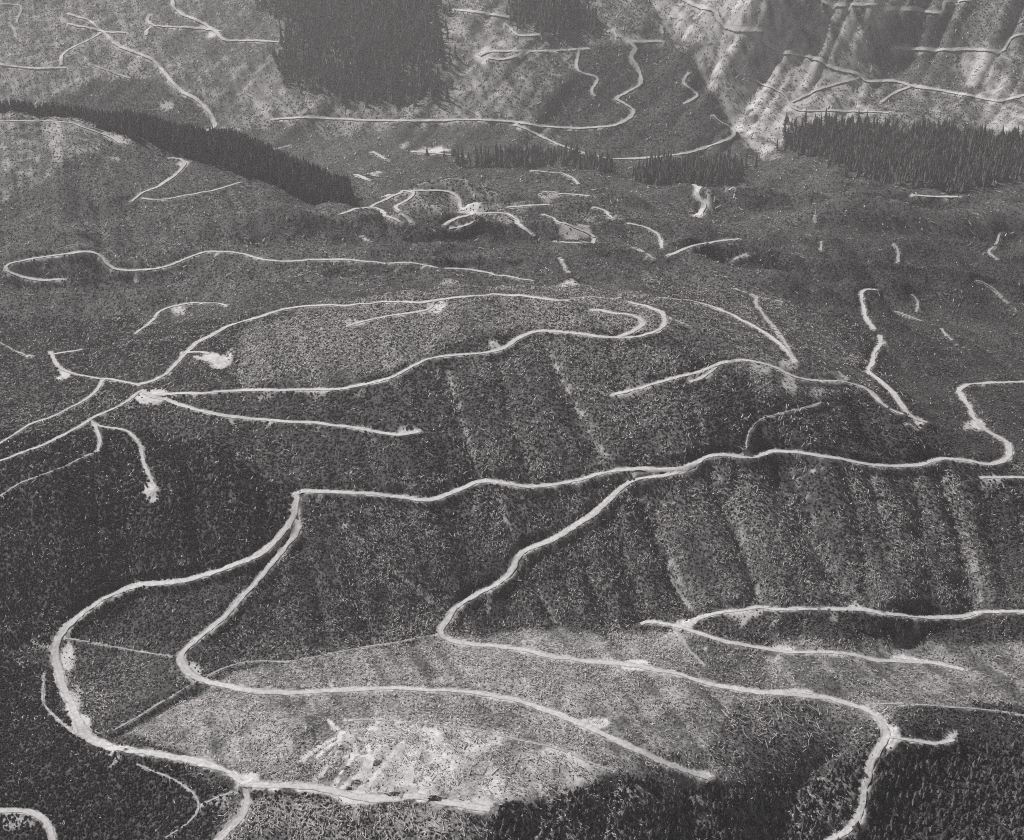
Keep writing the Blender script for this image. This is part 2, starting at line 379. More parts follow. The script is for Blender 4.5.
 ('cat_track', 'thin pale scratch on the smooth dark valley side', 3.0, [[(976,279),(988,285),(1016,311)],[(942,330),(956,345)],[(894,311),(920,321)],[(910,292),(918,302),(917,311)]]),
 ('logging_road', 'short pale road leaving the picture edge above the gullied slope', 4.0, [[(982,477),(1002,477),(1030,478),(1110,484)]]),
 ('logging_road', 'curved pale road end in the bottom corner among dark young trees', 4.6, [[(-25,812),(0,811),(17,810),(34,813),(46,821),(52,834),(54,852)]]),
 ('cat_track', 'thin winding track through dark young trees to the bottom junction', 2.0, [[(138,765),(154,772),(174,779),(190,790),(201,804),(191,821),(167,839)],[(202,806),(219,796),(236,791)]]),
 ('cat_track', 'rough pale track beside the wide loop road', 2.2, [[(44,673),(43,703),(58,720),(82,738)]]),
 ('cat_track', 'narrow pale line dividing the dark spur from the lighter gully', 1.8, [[(65,638),(85,641),(103,645),(140,652),(171,656)]]),
 ('cat_track', 'narrow pale line between the dark hillside and the bench', 1.7, [[(205,679),(222,667),(253,662),(290,661),(318,656),(349,650),(374,646),(408,640),(436,635)]]),
 ('cat_track', 'narrow pale line bordering the bright cut on the bench', 1.9, [[(345,720),(374,720),(408,722),(456,727),(487,732),(525,741),(559,749),(586,760),(613,772)]]),
 ('cat_track', 'narrow pale line along the gully side below the bench road', 1.6, [[(192,684),(165,700),(140,716),(115,730)]]),
 ('cat_track', 'thin double track dropping from the bench road fork', 2.0, [[(676,630),(684,645),(694,655),(704,665)],[(680,634),(690,652),(700,662)]]),
 ('cat_track', 'thin pale crack running down the gullied slope to the bench fork', 1.5, [[(667,560),(671,580),(678,592),(692,610)]]),
 ('gravel_bar', 'bright white bend of a gravel stream bar in the dark valley', 11.0, [[(703,179),(697,190),(696,196),(701,201),(705,205),(702,211),(697,216)]]),
 ('logging_road', 'short level pale road under the dense valley wood', 7.0, [[(913,195),(930,197),(958,197)]]),
 ('cat_track', 'crooked thin track on the lit valley flat', 4.0, [[(1000,231),(997,243),(988,253),(997,259)],[(893,243),(898,249),(898,263)],[(821,241),(821,251)],[(814,215),(816,224)]]),
 ('cat_track', 'short pale scars beside the valley stream', 5.0, [[(734,261),(737,257),(746,255)],[(736,186),(730,190),(726,190)]]),
 ('logging_road', 'broken pale road across the valley floor below the far wood', 9.0, [[(372,152),(386,160)],[(412,152),(440,154),(464,157)],[(356,175),(368,180)]]),
]
# pads and bare clearings: (px, py, half width px, half height px, strength)
PADS = [
 (68,655,7,14,.9),(78,690,6,12,.6),(80,725,9,14,.9),(248,780,13,9,1),(190,668,8,10,.8),(635,664,18,6,1),(795,693,18,5,1),(888,731,11,11,1),
 (910,738,7,4,.9),(954,739,7,6,.95),(592,727,17,7,.8),(702,776,11,7,.9),(860,815,8,14,.9),(480,806,14,8,1),(360,795,30,10,.9),(310,786,20,8,.8),
 (785,651,12,5,1),(908,661,14,4,1),(830,652,18,4,.8),(742,611,20,7,.8),(852,604,9,5,.9),(684,624,12,7,.8),(745,619,5,10,.6),(830,616,4,6,.6),
 (215,362,14,8,1),(228,354,4,6,.9),(152,394,18,8,.9),(66,372,7,6,.9),(155,493,9,9,.9),(60,378,6,3,.8),(408,433,10,5,.95),(498,347,8,4,.9),
 (318,390,14,4,.7),(440,307,12,5,.7),(358,323,10,4,.7),(625,393,16,4,.7),(912,421,12,5,.9),(972,424,12,6,.8),(820,455,8,4,.9),(995,480,12,7,.6),
 (185,162,7,4,.9),(120,142,14,7,.6),(115,168,12,3,.6),(600,162,6,3,.6),(404,144,8,2,.7),(390,205,10,5,.7),(470,222,10,6,.8),(575,242,12,3,.9),
 (548,201,10,3,.5),(590,230,12,6,.4),(838,237,10,4,.7),(766,243,4,5,.9),(883,284,7,3,.9),(787,366,10,6,.6),(786,385,8,8,.7),(815,392,8,6,.5),(830,380,20,6,.45),
 (570,286,14,3,.7),(505,287,10,2,.5),(450,285,10,2,.5),(176,310,8,3,.6),(486,51,9,9,.8),(730,27,12,8,.6),(820,66,24,12,.6),(850,75,16,6,.7),
 (772,48,10,8,.6),(115,45,7,4,.8),(215,33,8,5,.8),(203,27,10,6,.6),(62,19,6,3,.6),(10,64,10,3,.7),(168,103,8,4,.5),(340,42,5,5,.4),
 (695,195,4,6,1),(704,206,4,6,1),(435,153,22,2.5,.9),(370,176,10,3,.6),(960,66,10,4,.5),(630,43,14,3,.7),(760,370,12,6,.5),(700,372,10,6,.5),
 (560,385,10,6,.12),(640,390,16,10,.3),(80,270,20,4,.2),(265,398,10,3,.4),(16,820,18,8,.5),(222,800,14,10,.35),(300,820,40,14,.25),(430,822,40,14,.35),(975,700,5,3,.5),
]
# land cover polygons: (polygon, bare, brush, brush height, slash)
COVER = [
 ([(-200,-60),(1300,-60),(1300,125),(820,125),(640,170),(400,165),(200,150),(-200,110)], .24,.45,.8,.45),
 ([(-200,130),(1300,130),(1300,320),(-200,320)], .10,.75,.5,.22),
 ([(-60,440),(120,430),(210,440),(300,500),(290,560),(150,590),(60,640),(-60,650)], 0,1.0,1.25,.16),
 ([(-60,640),(48,660),(90,745),(160,765),(230,785),(205,860),(-60,860)], 0,1.1,1.2,.08),
 ([(205,685),(250,664),(320,656),(440,636),(560,628),(690,634),(760,640),(900,640),(1060,650),(1060,712),(900,704),(885,715),(830,735),(790,760),(700,785),(600,778),(560,800),(500,805),(250,775),(150,745),(120,730),(170,702)], .22,.32,.35,1.2),
 ([(780,655),(880,640),(1060,640),(1060,700),(900,700),(820,690)], .22,.22,.5,.6),
 ([(690,640),(780,640),(760,690),(700,680)], .05,.4,.6,.6),
 ([(740,700),(860,710),(880,725),(840,745),(790,765),(740,770),(700,760)], .06,.5,.7,.8),
 ([(60,640),(180,660),(190,690),(110,740),(70,700)], .03,.7,.7,.5),
 ([(300,785),(330,750),(345,718),(400,722),(500,734),(560,750),(605,772),(590,792),(520,808),(480,803),(340,797)], .50,.14,.35,1.3),
 ([(320,790),(345,718),(385,720),(420,740),(380,792)], .30,.16,.45,1.2),
 ([(235,800),(340,800),(500,815),(475,870),(215,870)], .12,.45,.8,1.3),
 ([(500,812),(560,795),(620,778),(720,787),(800,768),(868,742),(850,870),(470,870)], .12,.40,1.7,1.8),
 ([(868,745),(960,748),(1060,740),(1060,870),(855,870)], 0,.6,1.5,.05),
 ([(330,300),(450,285),(560,285),(680,300),(700,330),(600,330),(520,330),(440,350),(340,385),(250,385),(230,340)], .08,.5,.6,1.3),
 ([(640,285),(760,285),(860,350),(870,390),(790,400),(720,370),(660,330)], .10,.5,.6,.55),
 ([(440,370),(540,335),(690,350),(700,450),(600,475),(480,478)], .0,.74,.7,.8),
 ([(700,460),(960,462),(1000,600),(700,608),(640,500)], .03,.62,.7,1.0),
 ([(300,492),(640,480),(690,620),(440,632),(230,660)], .0,.85,.75,.75),
 ([(810,235),(1060,235),(1060,460),(960,455),(910,400),(860,330),(820,300)], .05,.85,.58,.10),
 ([(-60,122),(60,118),(112,134),(132,150),(90,165),(68,185),(60,200),(30,222),(-60,232)], .30,.42,.5,.7),
 ([(112,136),(200,166),(330,212),(400,225),(350,300),(-60,300),(-60,235),(70,190)], .12,.70,.5,.3),
 ([(20,112),(110,78),(160,84),(235,120),(160,128),(90,116)], 0,.95,.95,.05),
 ([(395,205),(412,190),(455,192),(520,210),(535,236),(440,230),(410,224)], .22,.4,.7,.5),
 ([(545,205),(620,205),(650,240),(560,240)], .14,.5,.7,.4),
 ([(440,20),(530,10),(540,45),(490,60),(520,115),(450,122),(445,90)], .30,.22,.7,.6),
 ([(640,0),(720,0),(900,0),(880,40),(860,110),(790,150),(760,155),(725,100),(690,45)], .55,.2,.7,.6),
 ([(960,50),(1005,52),(1010,98),(975,98)], .45,.12,.5,.5),
 ([(975,100),(1060,100),(1060,130),(990,132)], .38,.15,.5,.5),
 ([(880,10),(960,15),(960,50),(890,48)], .16,.5,.7,.3),
 ([(890,55),(955,52),(975,95),(900,82)], .14,.5,.7,.35),
 ([(130,0),(285,0),(285,40),(250,110),(215,120),(225,80),(160,40)], .16,.4,.7,.3),
 ([(220,80),(285,45),(288,95),(260,115)], .30,.25,.6,.4),
 ([(580,50),(640,45),(690,50),(730,120),(720,145),(640,160),(560,140),(540,110)], .03,.75,.8,.15),
]
# dense old stands of conifers: polygons
STANDS = [
 [(287,28),(300,6),(330,-6),(430,-10),(445,70),(443,103),(425,105),(400,100),(370,98),(345,97),(318,93),(290,88)],
 [(516,8),(545,-4),(580,8),(588,30),(545,34),(520,30)],
 [(270,-8),(300,-8),(300,14),(285,16),(270,10)],
 [(776,150),(790,130),(828,122),(862,120),(905,128),(945,130),(975,136),(1060,138),(1060,178),(1015,185),(960,193),(905,191),(860,176),(820,160)],
 [(640,175),(672,165),(700,168),(745,165),(740,180),(700,185),(650,190)],
 [(440,160),(520,156),(590,160),(620,180),(560,168),(470,166)],
]
# ------------------------------------------------------------------ roads on the ground
ROADS = []
for name, label, wid, polys in RD:
    wid *= 1.18 if name == 'logging_road' else 1.0
    lines = []
    for p in polys:
        lines += ground_lines(p)
    ROADS.append((name, label, wid, lines))
Z0 = ZZ.copy()
RDIST = np.full(ZZ.shape, 1e6); RZ = np.zeros(ZZ.shape); RW = np.zeros(ZZ.shape)
for name, label, wid, lines in ROADS:
    for x, y in lines:
        z = sample(Z0, x, y)
        z = smooth1(z, 15)
        for s, d, k in near_fields(x, y, 30.0 if wid > 2.5 else 14.0):
            m = d - wid / 2 < RDIST[s]
            RDIST[s] = np.where(m, d - wid / 2, RDIST[s])
            RZ[s] = np.where(m, z[k], RZ[s]); RW[s] = np.where(m, wid, RW[s])
cut = np.where(RW > 2.5, 1.0, 0.5)
blend = np.clip(1 - (RDIST - 0.8) / (8.0 * cut), 0, 1)
blend = blend * blend * (3 - 2 * blend)
blend *= np.clip((4200 - YY) / 1200, 0, 1) * (RW != 2.6)
ZZ = Z0 + (RZ - Z0) * np.where(RDIST < 1e5, blend, 0)

# ------------------------------------------------------------------ land cover on the ground
def inside(poly_xy, x, y):
    c = np.zeros(x.shape, bool)
    n = len(poly_xy)
    for k in range(n):
        x0, y0 = poly_xy[k]; x1, y1 = poly_xy[(k + 1) % n]
        if y0 == y1:
            continue
        hit = ((y0 > y) != (y1 > y)) & (x < (x1 - x0) * (y - y0) / (y1 - y0) + x0)
        c ^= hit
    return c


sc_w = np.clip(YY / 1200, .7, 3.5)
WX = XX + sc_w * (7 * fbm(XX / (30 * 1.0), YY / 30, 31, 3)); WY = YY + sc_w * (9 * fbm(XX / 34, YY / 34, 41, 3))


def ground_poly(poly):
    P = []
    n = len(poly)
    for k in range(n):
        a = np.array(poly[k], float); b = np.array(poly[(k + 1) % n], float)
        m = max(1, int(np.hypot(*(b - a)) / 25))
        for q in range(m):
            P.append(a + (b - a) * q / m)
    P = np.array(P)
    P[:, 0] = np.clip(P[:, 0], -330, 1350)
    P[:, 1] = np.clip(P[:, 1], -40, 900)
    x, y = cast(P[:, 0], P[:, 1], 600.0, ZSMOOTH)
    return np.stack([x, y], 1)


BARE = np.full(ZZ.shape, 0.02); VEG = np.full(ZZ.shape, 0.75); VH = np.full(ZZ.shape, 0.8); SL = np.full(ZZ.shape, 0.30)
for poly, b, v, h, s_ in COVER:
    g = ground_poly(poly)
    m = inside(g, WX, WY).astype(float)
    m = blur(blur(m, 3, 0), 5, 1)
    BARE += (b - BARE) * m; VEG += (v - VEG) * m; VH += (h - VH) * m; SL += (s_ - SL) * m
# uneven cover
n1 = fbm(XX / 60, YY / 60, 51, 4); n2 = fbm(XX / 17, YY / 17, 61, 3)
VEG = np.clip(VEG * (1 + 0.16 * n1 + 0.12 * n2), 0, 1.3)
# downhill streaks where logs were dragged
st = fbm((XX + 0.35 * YY) / 9.0, YY / 120, 71, 3)
SL = np.clip(SL * (1 + 0.5 * st + 0.5 * n1), 0, 2)
BARE = np.clip(BARE * (1 + 0.5 * st + 0.6 * n2), 0, 1)
SKID = [
   [(328,720),(340,732),(352,736),(365,740)],[(380,720),(373,727),(365,734),(367,743),(369,752),(367,762),(363,771),(352,781),(338,791)],[(376,729),(366,727),(355,730)],
   [(341,733),(340,743),(335,757),(326,767),(320,776),(312,786)],[(379,746),(374,757),(369,766),(364,776),(361,788)],[(409,729),(405,738),(399,746),(392,755),(383,767),(376,774),(369,786)],
   [(339,736),(330,741),(323,745),(314,750),(302,760)],[(337,742),(326,749),(318,757)],[(352,738),(355,750),(350,762),(341,772),(334,786)],[(345,757),(352,754),(366,756)]]
# pale debris dragged or washed down narrow lines
STREAKS = [([(448,372),(462,420),(480,478)],3.2,.55), ([(545,345),(570,392),(604,455)],3.6,.6), ([(497,492),(515,550)],3.5,.6), ([(642,488),(664,545),(690,612)],3.6,.6),
 ([(716,470),(738,520),(760,600)],3.5,.5), ([(787,462),(812,510),(845,585)],3.5,.5), ([(340,522),(372,550),(400,576),(447,612)],2.6,.6), ([(530,575),(555,622)],3.0,.5),
 ([(565,545),(600,590),(618,625)],2.6,.4), ([(948,470),(968,540),(980,600)],4.0,.5), ([(872,468),(890,560)],3.0,.4), ([(690,470),(700,500),(712,530)],3.0,.4), ([(820,462),(850,540)],3.0,.35),
 ([(60,637),(110,646),(171,656)],2.0,.5), ([(900,470),(915,560)],3.0,.3), ([(575,350),(610,430)],2.5,.25), ([(480,355),(500,420),(520,470)],2.5,.25), ([(620,400),(660,440)],3.0,.3),
 ([(850,580),(856,606)],2.5,.7), ([(0,625),(30,640),(55,650)],2.5,.6), ([(0,640),(24,668)],2.0,.5), ([(640,350),(690,372)],3.0,.3), ([(330,540),(345,600)],2.5,.25), ([(255,590),(300,640)],2.5,.2), ([(970,395),(1000,440)],3,.2)]
for pts, wd, a in STREAKS:
    D, _ = dist_field(ground_lines(pts, 4.0), wd * 4)
    q = np.exp(-(D / wd) ** 2) * np.clip(.6 + .9 * fbm(XX / 6, YY / 6, 171, 2), 0, 1) * a
    BARE = np.maximum(BARE, q); SL = np.maximum(SL, q * 3.0); VEG *= 1 - np.minimum(q * 1.5, .95)
for pts in SKID:
    D, _ = dist_field(ground_lines(pts, 2.0), 9)
    q = np.exp(-(D / (2.4 + 1.2 * fbm(XX / 14, YY / 14, 191, 2))) ** 2) * np.clip(1.0 + .7 * fbm(XX / 4, YY / 4, 192, 2), 0, 1)
    BARE = np.maximum(BARE, q * 1.3).clip(0, 1.2); VEG *= 1 - q; SL *= 1 - .85 * q
# open pads
for px, py, rx, ry, s_ in PADS:
    a = np.linspace(0, 2 * math.pi, 14, endpoint=False)
    g = ground_poly([(px + rx * math.cos(t) * 1.0, py + ry * math.sin(t)) for t in a])
    cx, cy = g.mean(0)
    if g[:, 1].max() - g[:, 1].min() > 0.25 * cy:
        continue
    m = inside(g, XX + .6 * (WX - XX), YY + .6 * (WY - YY)).astype(float)
    m = blur(blur(m, 3, 0), 3, 1) * s_
    BARE = np.maximum(BARE, m); VEG *= (1 - m); SL *= (1 - .6 * m)
# verges: cut banks and sidecast
n3 = fbm(XX / 7, YY / 7, 181, 3)
verge = np.exp(-np.maximum(RDIST, 0) / (.8 + .22 * RW * np.clip(YY / 1500, 1, 2.5) * np.clip(.6 + .9 * n2, .1, 2))) * np.clip(.6 + .9 * n3, 0, 1)
BARE = np.maximum(BARE, np.where(RDIST < 1e5, verge * .9, 0)); VEG *= np.where(RDIST < 1e5, 1 - .8 * verge, 1)
gy_, gx_ = np.gradient(ZSMOOTH)
rngs = np.random.default_rng(44)
fans = []
for name, label, wid, lines in ROADS:
    if wid < 4: continue
    for x, y in lines:
        for k in range(3, len(x) - 3):
            if y[k] > 2100 or rngs.random() > .06: continue
            e = 15.0
            P = np.array([x[k]]), np.array([y[k]])
            gx = (sample(Z0, P[0] + e, P[1]) - sample(Z0, P[0] - e, P[1]))[0]; gy = (sample(Z0, P[0], P[1] + e) - sample(Z0, P[0], P[1] - e))[0]
            g = math.hypot(gx, gy)
            if g < 3: continue
            L = rngs.uniform(6, 22); q = np.linspace(0, 1, 6)
            fans.append((x[k] - gx / g * L * q, y[k] - gy / g * L * q))
D, _ = dist_field(fans, 9)
fan = np.exp(-(D / 3.0) ** 2) * np.clip(.45 + .9 * n3, 0, 1)
BARE = np.maximum(BARE, fan * .7); VEG *= 1 - .8 * fan; SL = np.maximum(SL, fan * 1.2)
ON_ROAD = RDIST < np.where(RW > 2.5, 0.9, 0.3)
STAND = np.zeros(ZZ.shape)
for poly in STANDS:
    STAND = np.maximum(STAND, inside(ground_poly(poly), WX, WY).astype(float))
STAND = np.clip(blur(blur(STAND, 7, 0), 15, 1) * 1.15 + .22 * n2 * (STAND * 0 + 1) * (blur(blur(STAND, 7, 0), 15, 1) > .02), 0, 1)
# wood on the back slope of the ridge
band = (ys_ := np.exp(ls) > 2250) & (np.exp(ls) < 2980)
elev = np.where(band[:, None], (ZZ - CAMZ) / YY, -9)
crest = YY[elev.argmax(0), np.arange(NU)]
crest = smooth1(crest, 31)
# its near edge follows the crest road and the brow of the hill
ex, ey = cast(np.array([-80, -30, 20, 50, 75, 96, 113, 130, 150, 175, 200, 225, 250, 275, 300, 320, 340, 352]),
              np.array([123, 121, 119, 120, 122, 131, 137, 141, 146, 153, 160, 168, 177, 187, 197, 204, 211, 212]), 600.0, ZSMOOTH)
near = np.minimum(np.interp(UU, ex / ey, ey), crest[None] - 12)
beh = np.where(UU < ex[-1] / ey[-1], YY - near, np.nan)
far_edge = np.where(UU < -.3, near + 60, np.maximum(crest[None] + 60, near + 90))
RIDGE = np.where(np.isnan(beh), 0, (beh > 4 + 6 * n2) & (YY < far_edge)).astype(float)
RIDGE_BEH = np.nan_to_num(beh, nan=-1)
STAND = np.maximum(STAND, RIDGE)
VEG = np.where(STAND > .5, .3, VEG); BARE = np.where(STAND > .5, 0, BARE)

# ------------------------------------------------------------------ mesh helper
def add_mesh(name, verts, faces_tri=None, faces_quad=None, mat=None, smooth=False, attrs=None):
    me = bpy.data.meshes.new(name)
    verts = np.asarray(verts, np.float32)
    nt = 0 if faces_tri is None else len(faces_tri); nq = 0 if faces_quad is None else len(faces_quad)
    me.vertices.add(len(verts)); me.vertices.foreach_set('co', verts.ravel())
    loops = []
    if nt: loops.append(np.asarray(faces_tri, np.int32).ravel())
    if nq: loops.append(np.asarray(faces_quad, np.int32).ravel())
    lv = np.concatenate(loops)
    me.loops.add(len(lv)); me.loops.foreach_set('vertex_index', lv)
    me.polygons.add(nt + nq)
    start = np.concatenate([np.arange(nt) * 3, nt * 3 + np.arange(nq) * 4]).astype(np.int32)
    me.polygons.foreach_set('loop_start', start)
    me.polygons.foreach_set('use_smooth', np.full(nt + nq, smooth))
    me.update(calc_edges=True)
    for k, v in (attrs or {}).items():
        a = me.attributes.new(k, 'FLOAT', 'POINT'); a.data.foreach_set('value', np.asarray(v, np.float32).ravel())
    if mat: me.materials.append(mat)
    return me


def link(name, me, kind=None, label=None, cat=None, group=None, parent=None):
    o = bpy.data.objects.new(name, me); COL.objects.link(o)
    if kind: o['kind'] = kind
    if label: o['label'] = label
    if cat: o['category'] = cat
    if group: o['group'] = group
    if parent: o.parent = parent
    return o


# ------------------------------------------------------------------ materials (all neutral: the photograph is monochrome)
def grey(v):
    return (v * 1.0, v * 0.965, v * 0.975, 1)


def new_mat(name):
    m = bpy.data.materials.new(name); m.use_nodes = True
    nt = m.node_tree; nt.nodes.clear()
    out = nt.nodes.new('ShaderNodeOutputMaterial'); b = nt.nodes.new('ShaderNodeBsdfPrincipled')
    b.inputs['Roughness'].default_value = 0.95; b.inputs['Specular IOR Level'].default_value = 0.08
    nt.links.new(b.outputs[0], out.inputs[0])
    return m, nt, b


def nd(nt, typ, **kw):
    n = nt.nodes.new(typ)
    for k, v in kw.items():
        setattr(n, k, v)
    return n


def noise_node(nt, scale, detail=3.0, rough=.6):
    g = nt.nodes.new('ShaderNodeNewGeometry')
    n = nt.nodes.new('ShaderNodeTexNoise'); n.inputs['Scale'].default_value = scale
    n.inputs['Detail'].default_value = detail; n.inputs['Roughness'].default_value = rough
    nt.links.new(g.outputs['Position'], n.inputs['Vector'])
    return n


def ramp(nt, src, stops):
    r = nt.nodes.new('ShaderNodeValToRGB')
    while len(r.color_ramp.elements) < len(stops):
        r.color_ramp.elements.new(.5)
    for e, (p, v) in zip(r.color_ramp.elements, stops):
        e.position = p; e.color = grey(v)
    nt.links.new(src, r.inputs[0])
    return r


def mix(nt, fac, a, b, mode='MIX'):
    m = nt.nodes.new('ShaderNodeMix'); m.data_type = 'RGBA'; m.blend_type = mode
    for s, i in ((fac, 0), (a, 6), (b, 7)):
        if hasattr(s, 'is_linked') or hasattr(s, 'links'):
            nt.links.new(s, m.inputs[i])
        else:
            m.inputs[i].default_value = s
    return m.outputs[2]


def math_n(nt, op, a, b=None, clamp=False):
    m = nt.nodes.new('ShaderNodeMath'); m.operation = op; m.use_clamp = clamp
    for i, s in enumerate((a, b)):
        if s is None: continue
        if hasattr(s, 'links'): nt.links.new(s, m.inputs[i])
        else: m.inputs[i].default_value = s
    return m.outputs[0]


def mat_ground():
    m, nt, b = new_mat('logged ground')
    at = lambda n: (lambda a: (setattr(a, 'attribute_name', n), a)[1])(nt.nodes.new('ShaderNodeAttribute')).outputs['Fac']
    under = ramp(nt, noise_node(nt, .30, 6, .72).outputs[0], [(.38, .012), (.5, .045), (.62, .095)])
    litter = ramp(nt, noise_node(nt, .42, 6, .75).outputs[0], [(.36, .035), (.47, .11), (.56, .24), (.66, .55)])
    soil = ramp(nt, noise_node(nt, .25, 5, .65).outputs[0], [(.25, .28), (.5, .44), (.75, .58)])
    c = mix(nt, math_n(nt, 'MULTIPLY', at('slash'), .55, True), under.outputs[0], litter.outputs[0])
    fine = noise_node(nt, .45, 4, .7)
    f = math_n(nt, 'ADD', at('bare'), math_n(nt, 'MULTIPLY', math_n(nt, 'SUBTRACT', fine.outputs[0], .5), 1.3))
    f = math_n(nt, 'MULTIPLY', math_n(nt, 'SUBTRACT', f, .12), 1.5, True)
    f = math_n(nt, 'MULTIPLY', f, math_n(nt, 'MULTIPLY', at('bare'), 4.0, True))
    c = mix(nt, f, c, soil.outputs[0])
    nt.links.new(c, b.inputs['Base Color'])
    bp = nt.nodes.new('ShaderNodeBump'); bp.inputs['Strength'].default_value = .7; bp.inputs['Distance'].default_value = .8
    nt.links.new(noise_node(nt, .6, 4, .7).outputs[0], bp.inputs['Height']); nt.links.new(bp.outputs[0], b.inputs['Normal'])
    return m


def mat_simple(name, scale, stops, attr=None, low=.25):
    m, nt, b = new_mat(name)
    r = ramp(nt, noise_node(nt, scale, 4).outputs[0], stops)
    c = r.outputs[0]
    if attr:
        a = nt.nodes.new('ShaderNodeAttribute'); a.attribute_name = attr
        c = mix(nt, 1.0, c, ramp(nt, a.outputs['Fac'], [(0, low), (1, 1.0)]).outputs[0], 'MULTIPLY')
    nt.links.new(c, b.inputs['Base Color'])
    return m


M_ground = mat_ground()
def mat_road(name, stops, dirt):
    m, nt, b = new_mat(name)
    r = ramp(nt, noise_node(nt, .35, 5, .7).outputs[0], stops)
    a = nt.nodes.new('ShaderNodeAttribute'); a.attribute_name = 'shoulder'
    f = math_n(nt, 'MULTIPLY', a.outputs['Fac'], ramp(nt, noise_node(nt, .22, 4, .7).outputs[0], [(.35, 0.0), (.6, 1.0)]).outputs[0], True)
    nt.links.new(mix(nt, f, r.outputs[0], grey(dirt)), b.inputs['Base Color'])
    return m


M_road = mat_road('crushed gravel', [(.25, .27), (.5, .43), (.75, .54)], .13)
M_fresh = mat_road('fresh scraped soil', [(.25, .34), (.5, .48), (.75, .60)], .30)
M_track = mat_road('tracked dirt', [(.3, .18), (.5, .32), (.7, .45)], .10)
M_bar = mat_simple('river gravel', .15, [(.3, .36), (.7, .62)])
M_brush = mat_simple('brush leaves', .12, [(.3, .05), (.5, .085), (.7, .14)], 'tone')
M_conif = mat_simple('conifer needles', .06, [(.3, .08), (.6, .13), (.8, .18)], 'tone', .5)
M_sap = mat_simple('young conifer needles', .1, [(.3, .10), (.6, .16), (.8, .22)], 'tone')
M_bark = mat_simple('conifer bark', .8, [(.3, .08), (.7, .16)])
M_wood = mat_simple('bleached wood', .4, [(.3, .38), (.5, .55), (.7, .72)], 'tone')
M_pile = mat_simple('brush pile sticks', .8, [(.3, .05), (.7, .14)])

# ------------------------------------------------------------------ ground mesh
jj, ii = np.meshgrid(np.arange(NL - 1), np.arange(NU - 1), indexing='ij')
v0 = (jj * NU + ii).ravel()
quads = np.stack([v0, v0 + 1, v0 + NU + 1, v0 + NU], 1)
gm = add_mesh('ground', np.stack([XX.ravel(), YY.ravel(), ZZ.ravel()], 1), None, quads, M_ground, True,
              {'bare': BARE, 'slash': SL})
link('hill_ground', gm, 'structure', 'logged hills and valley with dark regrowth and pale slash', None)

# ------------------------------------------------------------------ road ribbons
for n, (name, label, wid, lines) in enumerate(ROADS):
    V, Q = [], []
    for x, y in lines:
        if len(x) < 3: continue
        tx = np.gradient(x); ty = np.gradient(y)
        tx = smooth1(tx, 5); ty = smooth1(ty, 5)
        l = np.hypot(tx, ty) + 1e-9
        nx, ny = -ty / l, tx / l
        s = np.arange(len(x)) * 3.0
        rag = .10 if name == 'gravel_bar' else .36 if name == 'skid_trail' else .24 if wid > 2.5 else .34
        wl = wid / 2 * (1 + rag * 1.6 * fbm(s / 40, s * 0 + n, 81, 3) + rag * vnoise(s / 5, s * 0 + n, 82))
        wr = wid / 2 * (1 + rag * 1.6 * fbm(s / 40, s * 0 + n, 91, 3) + rag * vnoise(s / 5, s * 0 + n, 92))
        offs = [-1, -.5, 0, .5, 1]
        lift = (.3 if name == 'skid_trail' else .22) + .0005 * np.clip(y - 1300, 0, 3000)
        base = len(V)
        rows = []
        for o in offs:
            ww = np.where(o < 0, wl, wr) * o
            X_ = x + nx * ww; Y_ = y + ny * ww
            e = 0.0006 * y
            Z_ = np.maximum.reduce([sample(ZZ, X_ + a, Y_ + b) for a, b in ((0, 0), (e, e), (-e, e), (e, -e), (-e, -e))]) + lift
            rows.append(np.stack([X_, Y_, Z_], 1))
        rows = np.stack(rows, 1).reshape(-1, 3)
        b0 = sum(len(v) for v in V)
        V.append(rows)
        # overgrown stretches leave gaps in the minor tracks
        thr = -2 if wid > 5.5 or name in ('gravel_bar', 'skid_trail') else (-.95 if name == 'logging_road' else -.6)
        keep = (vnoise(s / 8, s * 0 + n * 3.7, 83) + .35 * vnoise(s / 3.5, s * 0 + n, 84))[:-1] > thr
        k = np.arange(len(x) - 1)[keep][:, None] * 5 + np.arange(4)[None]
        k = k.ravel() + b0
        Q.append(np.stack([k, k + 5, k + 6, k + 1], 1))
    if not V: 
        print('NO ROAD', label); continue
    mt = M_bar if name == 'gravel_bar' else M_fresh if name == 'skid_trail' else (M_road if wid > 3.1 and 'track' not in name else M_track)
    me = add_mesh(name, np.vstack(V), None, np.vstack(Q), mt, True,
                  {'shoulder': np.tile([1, .15, .35, .15, 1], sum(len(v) for v in V) // 5)})
    link(name, me, 'structure', label)

# ------------------------------------------------------------------ scatter helpers
GY, GX = np.gradient(ZZ)


def scatter(y0, y1, spacing, dens_fn, umax=.57, seed=0):
    rng = np.random.default_rng(100 + seed)
    n = int(umax * (y1 * y1 - y0 * y0) / spacing ** 2)
    y = np.sqrt(rng.random(n) * (y1 * y1 - y0 * y0) + y0 * y0)
    x = (rng.random(n) * 2 - 1) * umax * y
    d = dens_fn(x, y)
    k = rng.random(n) < d
    return x[k], y[k]


